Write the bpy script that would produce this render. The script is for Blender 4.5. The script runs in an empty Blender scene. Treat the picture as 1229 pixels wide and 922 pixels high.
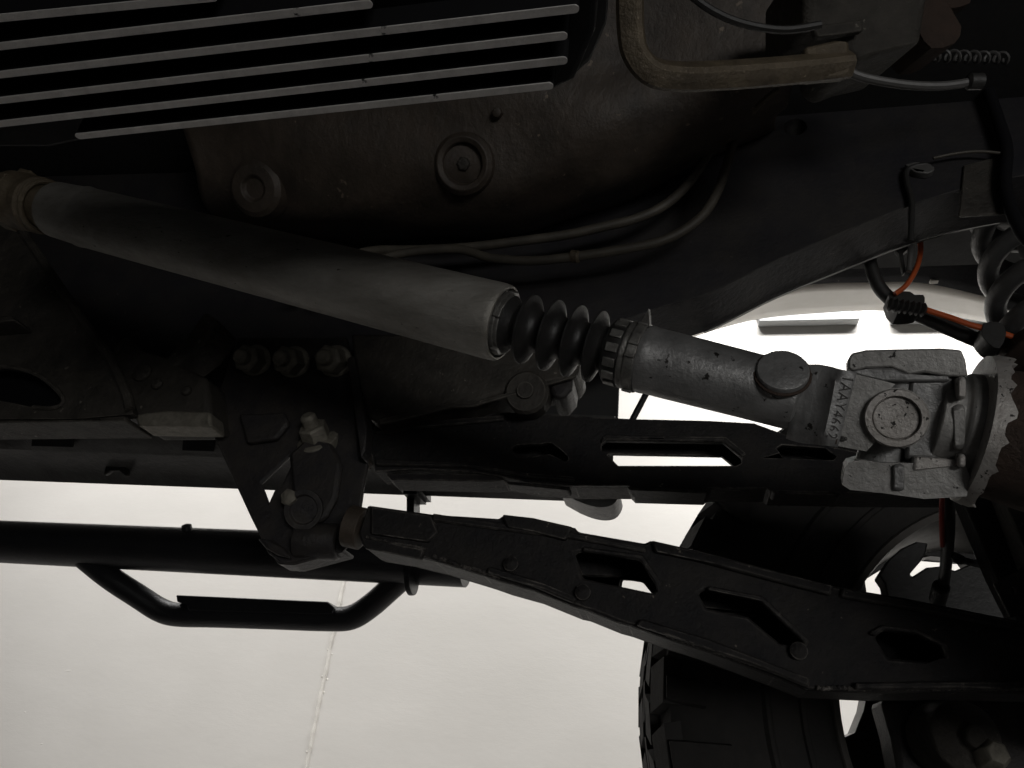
import bpy, bmesh, math, random
from mathutils import Vector, Matrix
from mathutils.geometry import tessellate_polygon
random.seed(7)
V = Vector
sc = bpy.context.scene
COL = sc.collection

# ------------------------------------------------------------------ camera
CZ = 0.37                                   # camera height above the floor
CAM = V((0, 0, CZ))
RIGHT = V((0.97512421, 0.19780054, 0.10003858)).normalized()
FWD = V((-0.22161914, 0.86143484, 0.45696276))
FWD = (FWD - RIGHT * FWD.dot(RIGHT)).normalized()
UP = RIGHT.cross(FWD).normalized()
FPX, CXP, CYP = 900.0, 614.5, 461.0
cd = bpy.data.cameras.new('camera')
cam = bpy.data.objects.new('camera', cd); COL.objects.link(cam)
cam.matrix_world = Matrix(((RIGHT.x, UP.x, -FWD.x, CAM.x), (RIGHT.y, UP.y, -FWD.y, CAM.y),
                           (RIGHT.z, UP.z, -FWD.z, CAM.z), (0, 0, 0, 1)))
cd.sensor_width = 36; cd.lens = 36 * FPX / 1229; cd.clip_start = 0.02; cd.clip_end = 100
sc.camera = cam

# ------------------------------------------------------------------ world, lamps, exposure
w = bpy.data.worlds.new('World'); sc.world = w; w.use_nodes = True
w.node_tree.nodes['Background'].inputs[0].default_value = (0.9, 0.95, 1, 1)
w.node_tree.nodes['Background'].inputs[1].default_value = 0.02

def lamp(name, loc, target, size, energy, color, spread=180):
    l = bpy.data.lights.new(name, 'AREA'); l.shape = 'RECTANGLE'; l.size, l.size_y = size; l.energy = energy; l.color = color; l.spread = math.radians(spread)
    o = bpy.data.objects.new(name, l); COL.objects.link(o); o.location = loc
    o.rotation_euler = (V(target) - V(loc)).to_track_quat('-Z', 'Y').to_euler()
    return o
lamp('overhead_lamp', (1.1, 2.1, 3.1), (1.1, 3.0, 0.8), (2.6, 0.35), 70, (1, 0.983, 0.965), 110)
lamp('overhead_lamp', (-2.5, 1.75, 3.1), (-2.2, 3.0, 0.1), (2.8, 0.35), 54, (1, 0.98, 0.965), 110)
lamp('fill_lamp', (1.35, -1.85, 0.33), (0.30, 0.45, 0.52), (1.0, 0.4), 1.9, (1, 0.985, 0.96), 58)  # added unseen low fill, aimed to brighten faces turned to the camera
lamp('overhead_lamp', (0.8, -2.6, 3.1), (0.8, -2.4, 0), (2.4, 0.5), 18, (1, 0.975, 0.94), 150)  # added unseen lamp, there for its floor bounce onto the undersides
sc.view_settings.view_transform = 'Standard'; sc.view_settings.look = 'None'
sc.view_settings.exposure = 0; sc.view_settings.gamma = 1

# ------------------------------------------------------------------ helpers: pixels of the photograph to real points
def ray(px, py): return RIGHT * ((px - CXP) / FPX) + UP * ((CYP - py) / FPX) + FWD
def atd(px, py, d): return CAM + ray(px, py) * d
def atY(px, py, y): r = ray(px, py); return CAM + r * (y / r.y)
def atZ(px, py, z): r = ray(px, py); return CAM + r * ((z - CZ) / r.z)
def pl(px, py, P0, n): r = ray(px, py); return CAM + r * ((P0 - CAM).dot(n) / r.dot(n))
def polyY(pts, y): return [atY(a, b, y) for a, b in pts]

class MB:
    def __init__(s): s.v = []; s.f = []; s.m = []; s.mi = 0
    def add(s, vs, fs):
        n = len(s.v); s.v += [V(p) for p in vs]
        for f in fs: s.f.append([i + n for i in f]); s.m.append(s.mi)
        return s
    def prism(s, outer, vec, holes=()):
        loops = [list(outer)] + [list(h) for h in holes]
        vec = V(vec)
        flat = [V(p) for l in loops for p in l]; n = len(flat)
        tris = tessellate_polygon([[V(p) for p in l] for l in loops])
        fs = [tuple(t) for t in tris] + [tuple(i + n for i in reversed(t)) for t in tris]
        k = 0
        for l in loops:
            m = len(l)
            for i in range(m):
                a, b = k + i, k + (i + 1) % m
                fs.append((a, b, b + n, a + n))
            k += m
        return s.add(flat + [p + vec for p in flat], fs)
    def boxed(s, outer, holes, bholes, depth, t=.006):
        d = V((0, depth, 0)); s.prism(outer, (0, t, 0), holes); s.prism([p + d - V((0, t, 0)) for p in outer], (0, t, 0), [[p + d - V((0, t, 0)) for p in h] for h in bholes])
        n = len(outer)
        for i in range(n):
            a, b = outer[i], outer[(i + 1) % n]; u = V((0, t, 0)); v = d - u
            s.add([a + u, b + u, b + v, a + v], [(0, 1, 2, 3)])
        return s
    def box(s, c, ax, ay, az):
        c, ax, ay, az = V(c), V(ax), V(ay), V(az)
        vs = [c + ax * i + ay * j + az * k for k in (-1, 1) for j in (-1, 1) for i in (-1, 1)]
        return s.add(vs, [(0, 2, 3, 1), (4, 5, 7, 6), (0, 1, 5, 4), (2, 6, 7, 3), (0, 4, 6, 2), (1, 3, 7, 5)])
    def lathe(s, P0, axis, prof, seg=48, e=None, a0=0, a1=2 * math.pi, cap=True):
        axis = V(axis).normalized(); e = V(e) if e is not None else axis.orthogonal()
        e = (e - axis * e.dot(axis)).normalized(); g = axis.cross(e)
        full = abs(a1 - a0 - 2 * math.pi) < 1e-6
        nn = seg if full else seg + 1
        vs = []
        for (t, r) in prof:
            for i in range(nn):
                a = a0 + (a1 - a0) * i / seg
                vs.append(V(P0) + axis * t + (e * math.cos(a) + g * math.sin(a)) * r)
        fs = []
        for j in range(len(prof) - 1):
            for i in range(seg):
                b = (i + 1) % nn
                fs.append((j * nn + i, j * nn + b, (j + 1) * nn + b, (j + 1) * nn + i))
        if prof[0][1] > 1e-5 and full and cap: fs.append(tuple(range(nn - 1, -1, -1)))
        if prof[-1][1] > 1e-5 and full and cap: fs.append(tuple((len(prof) - 1) * nn + i for i in range(nn)))
        return s.add(vs, fs)
    def tube(s, path, r, seg=12, smooth=6, ry=None, square=False):
        P = [V(p) for p in path]
        if smooth > 1 and len(P) > 2: P = spline(P, smooth)
        rr = r if callable(r) else (lambda t: r)
        n = len(P); T = []
        for i in range(n): T.append((P[min(i + 1, n - 1)] - P[max(i - 1, 0)]).normalized())
        e = T[0].orthogonal().normalized() if not square else (V((0, 1, 0)) - T[0] * T[0].y).normalized()
        vs = []; fs = []
        for i in range(n):
            e = (e - T[i] * e.dot(T[i])).normalized(); g = T[i].cross(e); q = rr(i / (n - 1))
            for k in range(seg):
                a = 2 * math.pi * (k + (.5 if square else 0)) / seg
                c, d = math.cos(a), math.sin(a)
                if square:                      # rounded square
                    m = max(abs(c), abs(d)) ** .72; c, d = c / m, d / m
                vs.append(P[i] + e * c * q + g * d * q)
        for i in range(n - 1):
            for k in range(seg):
                b = (k + 1) % seg
                fs.append((i * seg + k, i * seg + b, (i + 1) * seg + b, (i + 1) * seg + k))
        fs.append(tuple(range(seg - 1, -1, -1))); fs.append(tuple((n - 1) * seg + k for k in range(seg)))
        return s.add(vs, fs)
    def grid(s, rows):
        n = len(rows[0]); vs = [p for r in rows for p in r]; fs = []
        for j in range(len(rows) - 1):
            for i in range(n - 1):
                fs.append((j * n + i, j * n + i + 1, (j + 1) * n + i + 1, (j + 1) * n + i))
        return s.add(vs, fs)

def spline(P, k):
    out = []
    n = len(P)
    for i in range(n - 1):
        p0, p1, p2, p3 = P[max(i - 1, 0)], P[i], P[i + 1], P[min(i + 2, n - 1)]
        for j in range(k):
            t = j / k
            out.append(.5 * ((2 * p1) + (p2 - p0) * t + (2 * p0 - 5 * p1 + 4 * p2 - p3) * t * t + (3 * p1 - p0 - 3 * p2 + p3) * t ** 3))
    out.append(P[-1]); return out
def sp2(pts, k=6): return [(p.x, p.y) for p in spline([V((a, b, 0)) for a, b in pts], k)]

WORLD = {}
def obj(name, mb, mats, parent=None, label=None, bevel=0, solid=0, angle=35, seg=2, cat=None, kind=None, group=None):
    vs = mb.v
    c = sum(vs, V()) / len(vs)
    me = bpy.data.meshes.new(name)
    me.from_pydata([tuple(v - c) for v in vs], [], mb.f)
    for m in (mats if isinstance(mats, (list, tuple)) else [mats]): me.materials.append(m)
    for p, mi in zip(me.polygons, mb.m): p.material_index = mi; p.use_smooth = True
    bm = bmesh.new(); bm.from_mesh(me); bmesh.ops.recalc_face_normals(bm, faces=bm.faces); bm.to_mesh(me); bm.free()
    me.set_sharp_from_angle(angle=math.radians(angle))
    o = bpy.data.objects.new(name, me); COL.objects.link(o)
    WORLD[o.name] = c
    if parent is not None: o.parent = parent; o.location = c - WORLD[parent.name]
    else: o.location = c
    if solid:
        md = o.modifiers.new('thickness', 'SOLIDIFY'); md.thickness = solid; md.offset = 0
    if bevel:
        md = o.modifiers.new('edges', 'BEVEL'); md.width = bevel; md.segments = seg; md.limit_method = 'ANGLE'; md.angle_limit = math.radians(40); md.harden_normals = False
    if label: o['label'] = label
    if cat: o['category'] = cat
    if kind: o['kind'] = kind
    if group: o['group'] = group
    return o

# ------------------------------------------------------------------ materials
def mat(name, base, rough=.5, metal=0., dirt=None, dscale=6., damt=.5, bump=.15, bscale=60., chips=None, cscale=40., cthr=.62, spec=.5, rvar=.15, stretch=(1, 1, 1), edge=None, ew=.0016, eamt=.8):
    m = bpy.data.materials.new(name); m.use_nodes = True
    nt = m.node_tree; N = nt.nodes; L = nt.links; b = N['Principled BSDF']
    tc = N.new('ShaderNodeTexCoord'); mp = N.new('ShaderNodeMapping'); L.new(tc.outputs['Object'], mp.inputs[0]); mp.inputs['Scale'].default_value = stretch
    def noise(s, det=6, r=.6):
        n = N.new('ShaderNodeTexNoise'); n.inputs['Scale'].default_value = s; n.inputs['Detail'].default_value = det; n.inputs['Roughness'].default_value = r
        L.new(mp.outputs[0], n.inputs['Vector']); return n
    def ramp(src, lo, hi):
        r = N.new('ShaderNodeMapRange'); r.inputs['From Min'].default_value = lo; r.inputs['From Max'].default_value = hi; L.new(src, r.inputs['Value']); return r.outputs[0]
    col = None
    def mixc(fac, a, bcol):
        x = N.new('ShaderNodeMix'); x.data_type = 'RGBA'
        L.new(fac, x.inputs['Factor'])
        if isinstance(a, tuple): x.inputs['A'].default_value = (*a, 1)
        else: L.new(a, x.inputs['A'])
        x.inputs['B'].default_value = (*bcol, 1)
        return x.outputs['Result']
    d = dirt if dirt else tuple(c * .6 for c in base)
    n1 = noise(dscale, 8, .65)
    f = ramp(n1.outputs[0], .5 - .22, .5 + .28)
    mul = N.new('ShaderNodeMath'); mul.operation = 'MULTIPLY'; mul.inputs[1].default_value = damt; L.new(f, mul.inputs[0])
    col = mixc(mul.outputs[0], tuple(base), d)
    n2 = noise(bscale, 8, .7)
    if chips:
        n3 = noise(cscale, 5, .6)
        col = mixc(ramp(n3.outputs[0], cthr, cthr + .03), col, chips)
    if edge:
        bv = N.new('ShaderNodeBevel'); bv.samples = 4; bv.inputs['Radius'].default_value = ew
        ge = N.new('ShaderNodeNewGeometry'); dt = N.new('ShaderNodeVectorMath'); dt.operation = 'DOT_PRODUCT'
        L.new(bv.outputs[0], dt.inputs[0]); L.new(ge.outputs['Normal'], dt.inputs[1])
        em = N.new('ShaderNodeMapRange'); em.inputs['From Min'].default_value = .995; em.inputs['From Max'].default_value = .86; L.new(dt.outputs['Value'], em.inputs['Value'])
        n4 = noise(bscale * .35, 6, .7); mk = N.new('ShaderNodeMath'); mk.operation = 'MULTIPLY'; L.new(em.outputs[0], mk.inputs[0]); L.new(ramp(n4.outputs[0], .42, .62), mk.inputs[1])
        m2 = N.new('ShaderNodeMath'); m2.operation = 'MULTIPLY'; m2.inputs[1].default_value = eamt; L.new(mk.outputs[0], m2.inputs[0])
        col = mixc(m2.outputs[0], col, edge)
    L.new(col, b.inputs['Base Color'])
    b.inputs['Metallic'].default_value = metal; b.inputs['Specular IOR Level'].default_value = spec
    rr = N.new('ShaderNodeMapRange'); rr.inputs['To Min'].default_value = max(0.03, rough - rvar); rr.inputs['To Max'].default_value = min(1, rough + rvar)
    L.new(n2.outputs[0], rr.inputs['Value']); L.new(rr.outputs[0], b.inputs['Roughness'])
    if bump:
        bp = N.new('ShaderNodeBump'); bp.inputs['Strength'].default_value = bump; bp.inputs['Distance'].default_value = .004
        L.new(n2.outputs[0], bp.inputs['Height']); L.new(bp.outputs[0], b.inputs['Normal'])
    return m

M = {}
M['glint'] = mat('edge_glint_metal', (.30, .29, .27), .35, .3, dscale=60, damt=.8, bump=.1)  # pale colour standing in for light caught on the rail edge
M['grime'] = mat('grease_grime', (.035, .032, .030), .5, dirt=(.09, .085, .08), dscale=200, damt=.6, bump=.2)
M['wall'] = mat('wall_paint', (.672, .654, .620), .45, dirt=(.60, .583, .550), dscale=2.2, damt=.8, bump=.12, bscale=26, rvar=.1, stretch=(1, 1, 2.6))
M['joint'] = mat('joint_paint', (.74, .72, .67), .5, dirt=(.5, .48, .44), dscale=25, damt=.4, bump=.6, bscale=60)
M['fleck'] = mat('paint_fleck', (.74, .72, .68), .5, bump=.3)
M['floor'] = mat('floor_concrete', (.16, .153, .146), .5, dirt=(.12, .115, .11), dscale=3, damt=.6)
M['frame'] = mat('frame_paint', (.022, .022, .027), .45, dirt=(.048, .044, .040), dscale=12, damt=1, bump=.4, bscale=110, chips=(.12, .11, .10), cscale=90, cthr=.71, spec=.18, rvar=.12, edge=(.15, .14, .12))
M['arm'] = mat('arm_paint', (.011, .011, .013), .45, dirt=(.032, .029, .026), dscale=26, damt=1, bump=.6, bscale=170, chips=(.15, .13, .11), cscale=120, cthr=.69, spec=.16, rvar=.15, edge=(.30, .275, .245), eamt=1, ew=.0022)
M['bracket'] = mat('bracket_paint', (.016, .016, .020), .40, dirt=(.055, .048, .04), dscale=34, damt=.9, bump=.5, bscale=170, spec=.3, edge=(.16, .15, .14))
M['slider'] = mat('slider_paint', (.008, .008, .010), .36, dirt=(.018, .018, .018), dscale=14, damt=.7, bump=.25, bscale=260, chips=(.07, .065, .06), cscale=60, cthr=.745, spec=.35)
M['shaft'] = mat('shaft_steel', (.36, .348, .32), .42, .4, dirt=(.12, .108, .09), dscale=28, damt=1, bump=.45, bscale=140, chips=(.035, .026, .018), cscale=190, cthr=.675, stretch=(.4, 1, 1), edge=(.12, .095, .06), ew=.004)
M['shaft2'] = mat('shaft_smooth_steel', (.30, .298, .294), .38, .45, dirt=(.12, .119, .117), dscale=45, damt=1, bump=.3, bscale=230, chips=(.018, .016, .014), cscale=120, cthr=.645, edge=(.40, .39, .37), ew=.001)
M['cast'] = mat('cast_yoke_steel', (.36, .352, .338), .47, .4, dirt=(.14, .136, .128), dscale=45, damt=1, bump=.28, bscale=260, chips=(.016, .014, .012), cscale=160, cthr=.655, edge=(.5, .48, .45), ew=.0012, eamt=.6)
M['cap'] = mat('bearing_cap_steel', (.45, .43, .41), .45, .4, dirt=(.26, .24, .22), dscale=90, damt=1, bump=.35, bscale=420, chips=(.016, .014, .012), cscale=300, cthr=.62)
M['tan'] = mat('tan_stained_steel', (.17, .135, .09), .45, .2, dirt=(.06, .047, .032), dscale=45, damt=1, bump=.6, bscale=180, chips=(.34, .28, .2), cscale=170, cthr=.69, edge=(.3, .25, .18), ew=.002)
M['brown'] = mat('brown_stained_metal', (.088, .068, .052), .5, .12, dirt=(.020, .017, .014), dscale=16, damt=1, bump=.55, bscale=60, chips=(.17, .135, .10), cscale=70, cthr=.67, stretch=(1, 1, .6))
M['greybrown'] = mat('grey_brown_metal', (.075, .068, .058), .52, .1, dirt=(.022, .020, .018), dscale=36, damt=1, bump=.7, bscale=130, chips=(.18, .165, .14), cscale=110, cthr=.68, spec=.3, edge=(.24, .22, .19), ew=.0025)
M['rust'] = mat('rusty_iron', (.060, .036, .025), .75, .1, dirt=(.028, .019, .014), dscale=40, damt=1, bump=.8, bscale=110)
M['boot'] = mat('boot_rubber', (.014, .014, .014), .42, dirt=(.035, .032, .03), dscale=60, damt=.6, bump=.2, bscale=200, spec=.4)
M['clamp'] = mat('clamp_band_steel', (.24, .235, .22), .38, .6, dirt=(.07, .065, .06), dscale=150, damt=1, bump=.3, bscale=300)
M['fin'] = mat('machined_fin_metal', (.74, .72, .70), .5, .2, dirt=(.50, .485, .47), dscale=90, damt=.9, bump=.25, bscale=300, chips=(.03, .03, .03), cscale=70, cthr=.70)
M['pan'] = mat('pan_black_coat', (.006, .006, .007), .7, bump=.1, spec=.2)
M['tyre'] = mat('tyre_rubber', (.018, .0175, .017), .8, dirt=(.05, .046, .042), dscale=14, damt=.6, bump=.35, bscale=120, spec=.25)
M['rim'] = mat('black_rim_paint', (.02, .02, .021), .35, dirt=(.05, .047, .042), dscale=12, damt=.7, bump=.05)
M['barrel'] = mat('rim_barrel_paint', (.12, .113, .105), .5, .1, dirt=(.05, .045, .04), dscale=16, damt=.9, spec=.3)
M['spring'] = mat('spring_grey_coat', (.085, .085, .085), .38, dirt=(.05, .048, .045), dscale=40, damt=.8, bump=.3, bscale=150)
M['white'] = mat('white_body_paint', (.72, .69, .63), .4, dirt=(.55, .51, .45), dscale=8, damt=.6, bump=.03)
M['liner'] = mat('black_liner_plastic', (.010, .010, .012), .75, bump=.3, bscale=120, spec=.1)
M['under'] = mat('underbody_coat', (.02, .02, .02), .7, bump=.3)
M['sill'] = mat('sill_coat', (.085, .084, .080), .36, dirt=(.024, .023, .021), dscale=20, damt=1, bump=.5, bscale=100, edge=(.16, .15, .14))
M['rubber'] = mat('black_rubber', (.018, .018, .018), .5, dirt=(.04, .037, .033), dscale=20, damt=.6, bump=.2, bscale=140)
M['orange'] = mat('orange_wire_sheath', (.55, .10, .022), .45, bump=.05)
M['hose'] = mat('line_dusty_rubber', (.10, .088, .068), .55, dirt=(.03, .027, .024), dscale=25, damt=.9, bump=.2)
M['grey'] = mat('grey_cable_sheath', (.11, .107, .104), .45, dirt=(.06, .058, .055), dscale=60, damt=.8, bump=.2)
M['bolt'] = mat('zinc_bolt', (.30, .28, .235), .5, .4, dirt=(.10, .09, .07), dscale=90, damt=.9, bump=.5, bscale=200)
M['bushing'] = mat('bushing_rust', (.085, .065, .048), .6, .2, dirt=(.035, .028, .022), dscale=60, damt=1, bump=.6)
M['sillw'] = mat('window_sill_paint', (.42, .43, .43), .5, bump=.05)
M['red'] = mat('red_wire_sheath', (.35, .03, .015), .5, bump=.05)
g = bpy.data.materials.new('window_daylight'); g.use_nodes = True
b = g.node_tree.nodes['Principled BSDF']; b.inputs['Base Color'].default_value = (.6, .75, .78, 1); b.inputs['Roughness'].default_value = .1
b.inputs['Emission Color'].default_value = (.80, .97, 1, 1); b.inputs['Emission Strength'].default_value = .85
M['pane'] = g

# ------------------------------------------------------------------ setting: floor, wall with its joint and windows
mb = MB(); mb.add([(-7, -6, 0), (7, -6, 0), (7, 3.0, 0), (-7, 3.0, 0)], [(0, 1, 2, 3)])
floor = obj('floor', mb, M['floor'], kind='structure')
WY = 3.0
mb = MB(); mb.box((0, WY + .06, 1.8), (7, 0, 0), (0, .06, 0), (0, 0, 1.8))
wall = obj('wall', mb, M['wall'], kind='structure', label='off white painted wall beyond the vehicle')
mb = MB()
sx = atY(390, 811, WY).x
pts = []
z = 0.02
while z < 2.4:
    pts.append((sx + random.uniform(-.002, .002), WY, z)); z += .05
mb.tube(pts, lambda t: .0085 + .002 * math.sin(t * 190) * math.sin(t * 77), 8, 3)
for i in range(16):
    zz = random.uniform(.30, .80)
    c = V((sx + random.uniform(-.013, .013), WY, zz)); mb.lathe(c + V((0, .004, 0)), (0, -1, 0), [(0, .007), (.003, random.uniform(.003, .007)), (.006, .002)], 7)
obj('wall_joint', mb, M['joint'], wall)
for (px, py, wd) in [(30, 855, .010), (82, 805, .03), (50, 893, .012)]:
    c = atY(px, py, WY); mb = MB()
    mb.lathe(c + V((0, .003, 0)), (0, -1, 0), [(0, 1), (.0028, .8), (.0036, .25)], 10)
    for v in mb.v: v.x = c.x + (v.x - c.x) * wd; v.z = c.z + (v.z - c.z) * .005 + (v.x - c.x) * .1
    obj('paint_fleck', mb, M['fleck'], wall)
for (pa, pb) in [((911, 386), (1032, 384)), ((1071, 384), (1205, 381))]:
    A, B = atY(*pa, WY - .05), atY(*pb, WY - .05); cx, z0 = (A.x + B.x) / 2, (A.z + B.z) / 2; hw = (B.x - A.x) / 2
    mb = MB(); mb.box((cx, WY - .004, z0 + .29), (hw - .01, 0, 0), (0, .003, 0), (0, 0, .24))
    win = obj('window', mb, M['pane'], wall)
    mb = MB(); mb.box((cx, WY - .026, z0 + .022), (hw, 0, 0), (0, .024, 0), (0, 0, .02)); obj('window_sill', mb, M['sillw'], win, bevel=.004)
    for sgn in (-1, 1):
        mb = MB(); mb.box((cx + sgn * (hw - .006), WY - .012, z0 + .29), (.012, 0, 0), (0, .010, 0), (0, 0, .245)); obj('window_frame', mb, M['white'], win, bevel=.003)
    mb = MB(); mb.box((cx, WY - .012, z0 + .55), (hw, 0, 0), (0, .010, 0), (0, 0, .014)); obj('window_frame', mb, M['white'], win, bevel=.003)

# ------------------------------------------------------------------ the vehicle
veh = bpy.data.objects.new('off_road_vehicle', None); COL.objects.link(veh); veh.location = (0.2, 0.2, 0); veh.empty_display_size = .2
WORLD[veh.name] = V((0.2, 0.2, 0))
veh['label'] = 'underside of a white raised off road vehicle, front drive shaft and suspension arms in view'
veh['category'] = 'vehicle'

# floor pan of the body
mb = MB(); mb.box((-.35, .1, 1.18), (1.9, 0, 0), (0, 1.0, 0), (0, 0, .012))
mb.box((-1.45, .1, 1.0), (.02, 0, 0), (0, .95, 0), (0, 0, .17))
obj('floor_pan', mb, M['under'], veh, 'black coated sheet metal floor high above the drive shaft')
mb = MB(); xe = atY(742, 490, .98).x; mb.box((xe - .72, .98, 1.0), (.72, 0, 0), (0, .006, 0), (0, 0, .19)); obj('inner_sill_panel', mb, M['under'], veh, 'black inner body panel behind the frame rail')
# side of the body above the sill, door skin seen only from outside
mb = MB(); mb.box((-1.1, 1.13, 1.22), (.95, 0, 0), (0, .02, 0), (0, 0, .42)); obj('door', mb, M['white'], veh, bevel=.004)

# frame rail
YF = .84
bot = [(-60, 500), (60, 503), (250, 514), (420, 508), (560, 476), (680, 452), (790, 415), (845, 399), (880, 383), (930, 358), (1000, 329), (1090, 294), (1180, 271), (1260, 262), (1400, 262)]
top = [(1400, 90), (1230, 96), (1060, 100), (975, 118), (905, 165), (850, 205), (760, 225), (600, 250), (300, 250), (-60, 255)]
hole = [(945 + 13 * math.cos(a * math.pi / 6), 208 + 10 * math.sin(a * math.pi / 6)) for a in range(12)]
mb = MB(); mb.prism(polyY(sp2(bot, 4) + top, YF), (0, -.085, 0), [polyY(hole, YF)])
FB = sp2(bot, 4)
frame = obj('frame_rail', mb, M['frame'], veh, 'black painted frame rail sweeping up over the front axle', bevel=.004)

mb = MB(); mb.tube([atY(a, b + .6, YF - .001) for a, b in FB if 838 < a < 1200], .0009, 6, 1); obj('edge_glint', mb, M['glint'], frame)  # added pale strip, paints the glint of light along the rail's lower edge

# crossmember on the left
YL = .66
outer = [(-60, 180), (2, 240), (18, 262), (60, 325), (104, 390), (130, 425), (152, 470), (160, 497), (90, 503), (-60, 503)]
hl = sp2([(-50, 440), (0, 440), (30, 444), (55, 456), (76, 478), (68, 489), (40, 489), (0, 481), (-50, 478)], 3)
mb = MB(); mb.prism(polyY(outer, YL), (0, .012, 0), [polyY(hl, YL)])
cm = obj('crossmember', mb, M['greybrown'], veh, 'worn dark steel crossmember plate with a large oval hole', bevel=.006, seg=3)
mb = MB(); mb.tube(polyY(hl[2:-6], YL - .001), .0028, 8, 1); obj('hole_rim', mb, M['greybrown'], cm)
mb = MB(); mb.tube([atY(*p, YL - .002) for p in [(6, 250), (22, 270), (62, 330), (105, 393), (131, 428), (151, 472), (156, 492)]], .006, 10, 4); obj('edge_roll', mb, M['greybrown'], cm)
mb = MB(); mb.prism(polyY([(-60, 425), (70, 440), (110, 480), (110, 501), (-60, 501)], YL + .035), (0, .01, 0)); obj('dark_backing', mb, M['pan'], cm)  # added black sheet, stands in for the shade inside the oval hole
mb = MB(); mb.prism(polyY([(-60, 399), (36, 394), (40, 400), (-60, 409)], YL), (0, -.03, 0)); obj('gusset', mb, M['greybrown'], cm, bevel=.002)
mb = MB(); mb.prism(polyY([(-60, 503.5), (92, 503.5), (150, 499), (150, 505), (-60, 508)], YL - .004), (0, .05, 0)); obj('lip', mb, M['greybrown'], cm, bevel=.002)
mb = MB(); mb.prism(polyY([(128, 418), (150, 402), (172, 420), (198, 428), (222, 405), (245, 372), (262, 384), (240, 415), (210, 437), (248, 452), (254, 508), (165, 509), (150, 470)], YL + .015), (0, .05, 0))
gs = obj('frame_gusset', mb, M['greybrown'], veh, 'brown stained casting between crossmember and control arm bracket', bevel=.006, seg=3)
for (px, py, r) in [(172, 448, .012), (190, 462, .007), (140, 420, .008), (225, 470, .006)]:
    c = atY(px, py, YL + .015); mb = MB(); mb.lathe(c + V((0, .004, 0)), (0, -1, 0), [(0, r), (.008, r), (.010, r * .6)], 14); obj('bolt_head', mb, M['greybrown'], gs, bevel=.001)
mb = MB(); mb.prism(polyY([(160, 497), (200, 492), (252, 494), (254, 512), (165, 511)], YL + .01), (0, .03, 0)); obj('lip', mb, M['bolt'], gs, bevel=.003)

# grey brown mount below the drive shaft
mb = MB(); mb.prism(polyY([(420, 400), (690, 400), (697, 440), (688, 452), (640, 462), (600, 472), (566, 486), (540, 487), (450, 506), (440, 498), (430, 470)], .70), (0, .06, 0))
mt = obj('engine_mount', mb, M['greybrown'], veh, 'grey brown pressed steel mount just below the drive shaft', bevel=.005, seg=3)
mb = MB(); c = atY(631, 470, .695); mb.lathe(c, (0, 1, .25), [(0, .010), (0, .021), (.004, .024), (.03, .024)], 28); obj('mount_eye', mb, M['greybrown'], mt)
mb = MB(); mb.lathe(c - V((0, .004, 0)), (0, 1, .25), [(0, 0.0), (0, .009), (.02, .009)], 20); obj('bolt', mb, M['greybrown'], mt)
mb = MB(); mb.prism(polyY([(655, 445), (690, 440), (686, 466), (676, 478), (662, 476)], .705), (0, .05, 0)); obj('mount_foot', mb, M['bracket'], mt, bevel=.005)
mb = MB(); mb.prism(polyY([(455, 503), (540, 483), (566, 483), (690, 449), (692, 452), (567, 488), (541, 489), (455, 509)], .695), (0, .004, 0)); obj('mount_flange', mb, M['greybrown'], mt, bevel=.001)

# sill (rocker panel)
rows = []
for (y0, y1, yy) in [(470, 482, .93), (510, 523, .95), (538, 549, .985), (548, 559, 1.02), (562, 573, 1.05), (570, 581, 1.062), (575, 586, 1.070), (573, 584, 1.085)]:
    A, B = atY(-150, y0 - (y1 - y0) * .5, yy), atY(300, y1, yy); D = B - A; D.y = 0
    xe = atY(738, 500, yy).x
    rows.append([A + D * (t * (xe - A.x) / D.x) for t in [i / 30 for i in range(31)]])
mb = MB(); mb.grid(rows)
sill = obj('sill', mb, M['sill'], veh, 'dark coated body sill running along above the side step', solid=.004)
for (xa, xb) in [(44, 94), (224, 262)]:
    mb = MB(); P = [atY(xa, 511 + xa * .03, .952), atY(xb, 511 + xb * .03, .952), atY(xb - 2, 533 + xb * .03, .978), atY(xa - 2, 533 + xa * .03, .978)]
    n = V((0, -.004, -.003)); mb.prism([p + n for p in P], (0, -.003, -.002)); obj('dark_opening', mb, M['pan'], sill, bevel=.003)  # black slabs painting the shade of open holes in the sill
mb = MB(); mb.prism([atY(*p, 1.045) for p in [(128, 550), (163, 551), (158, 562), (157, 573), (148, 566), (139, 566), (130, 572), (132, 560)]], (0, -.012, -.004)); obj('jacking_tab', mb, M['sill'], sill, bevel=.003)

# side step bar
YS = 1.12
A, B = atY(-200, 641, YS), atY(560, 675.5, YS)
mb = MB(); mb.tube([A + (B - A) * t for t in (0, .25, .5, .75, 1)], .0375, 28, 1)
step = obj('rock_slider', mb, M['slider'], veh, 'gloss black tubular side step bar with a dropped foot hoop')
hp = [((95, 664), 1.12), ((130, 692), 1.13), ((165, 715), 1.15), ((192, 732), 1.165), ((215, 738), 1.17), ((260, 739), 1.17), ((330, 741), 1.17), ((395, 743), 1.17), ((422, 741), 1.168), ((445, 727), 1.16), ((470, 705), 1.14), ((500, 678), 1.12)]
mb = MB(); mb.tube([atY(*p, y) for p, y in hp], .0195, 18, 5); obj('step_hoop', mb, M['slider'], step)
mb = MB(); mb.prism([atY(*p, 1.15) for p in [(211, 714), (393, 722), (401, 729), (400, 738), (226, 733), (223, 726), (212, 722)]], (0, .09, 0)); obj('step_plate', mb, M['slider'], step, bevel=.002)
mb = MB(); mb.prism([atY(*p, 1.06) for p in [(488, 560), (497, 560), (497, 660), (488, 660)]], (0, .03, 0)); obj('mount_leg', mb, M['slider'], step)
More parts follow.
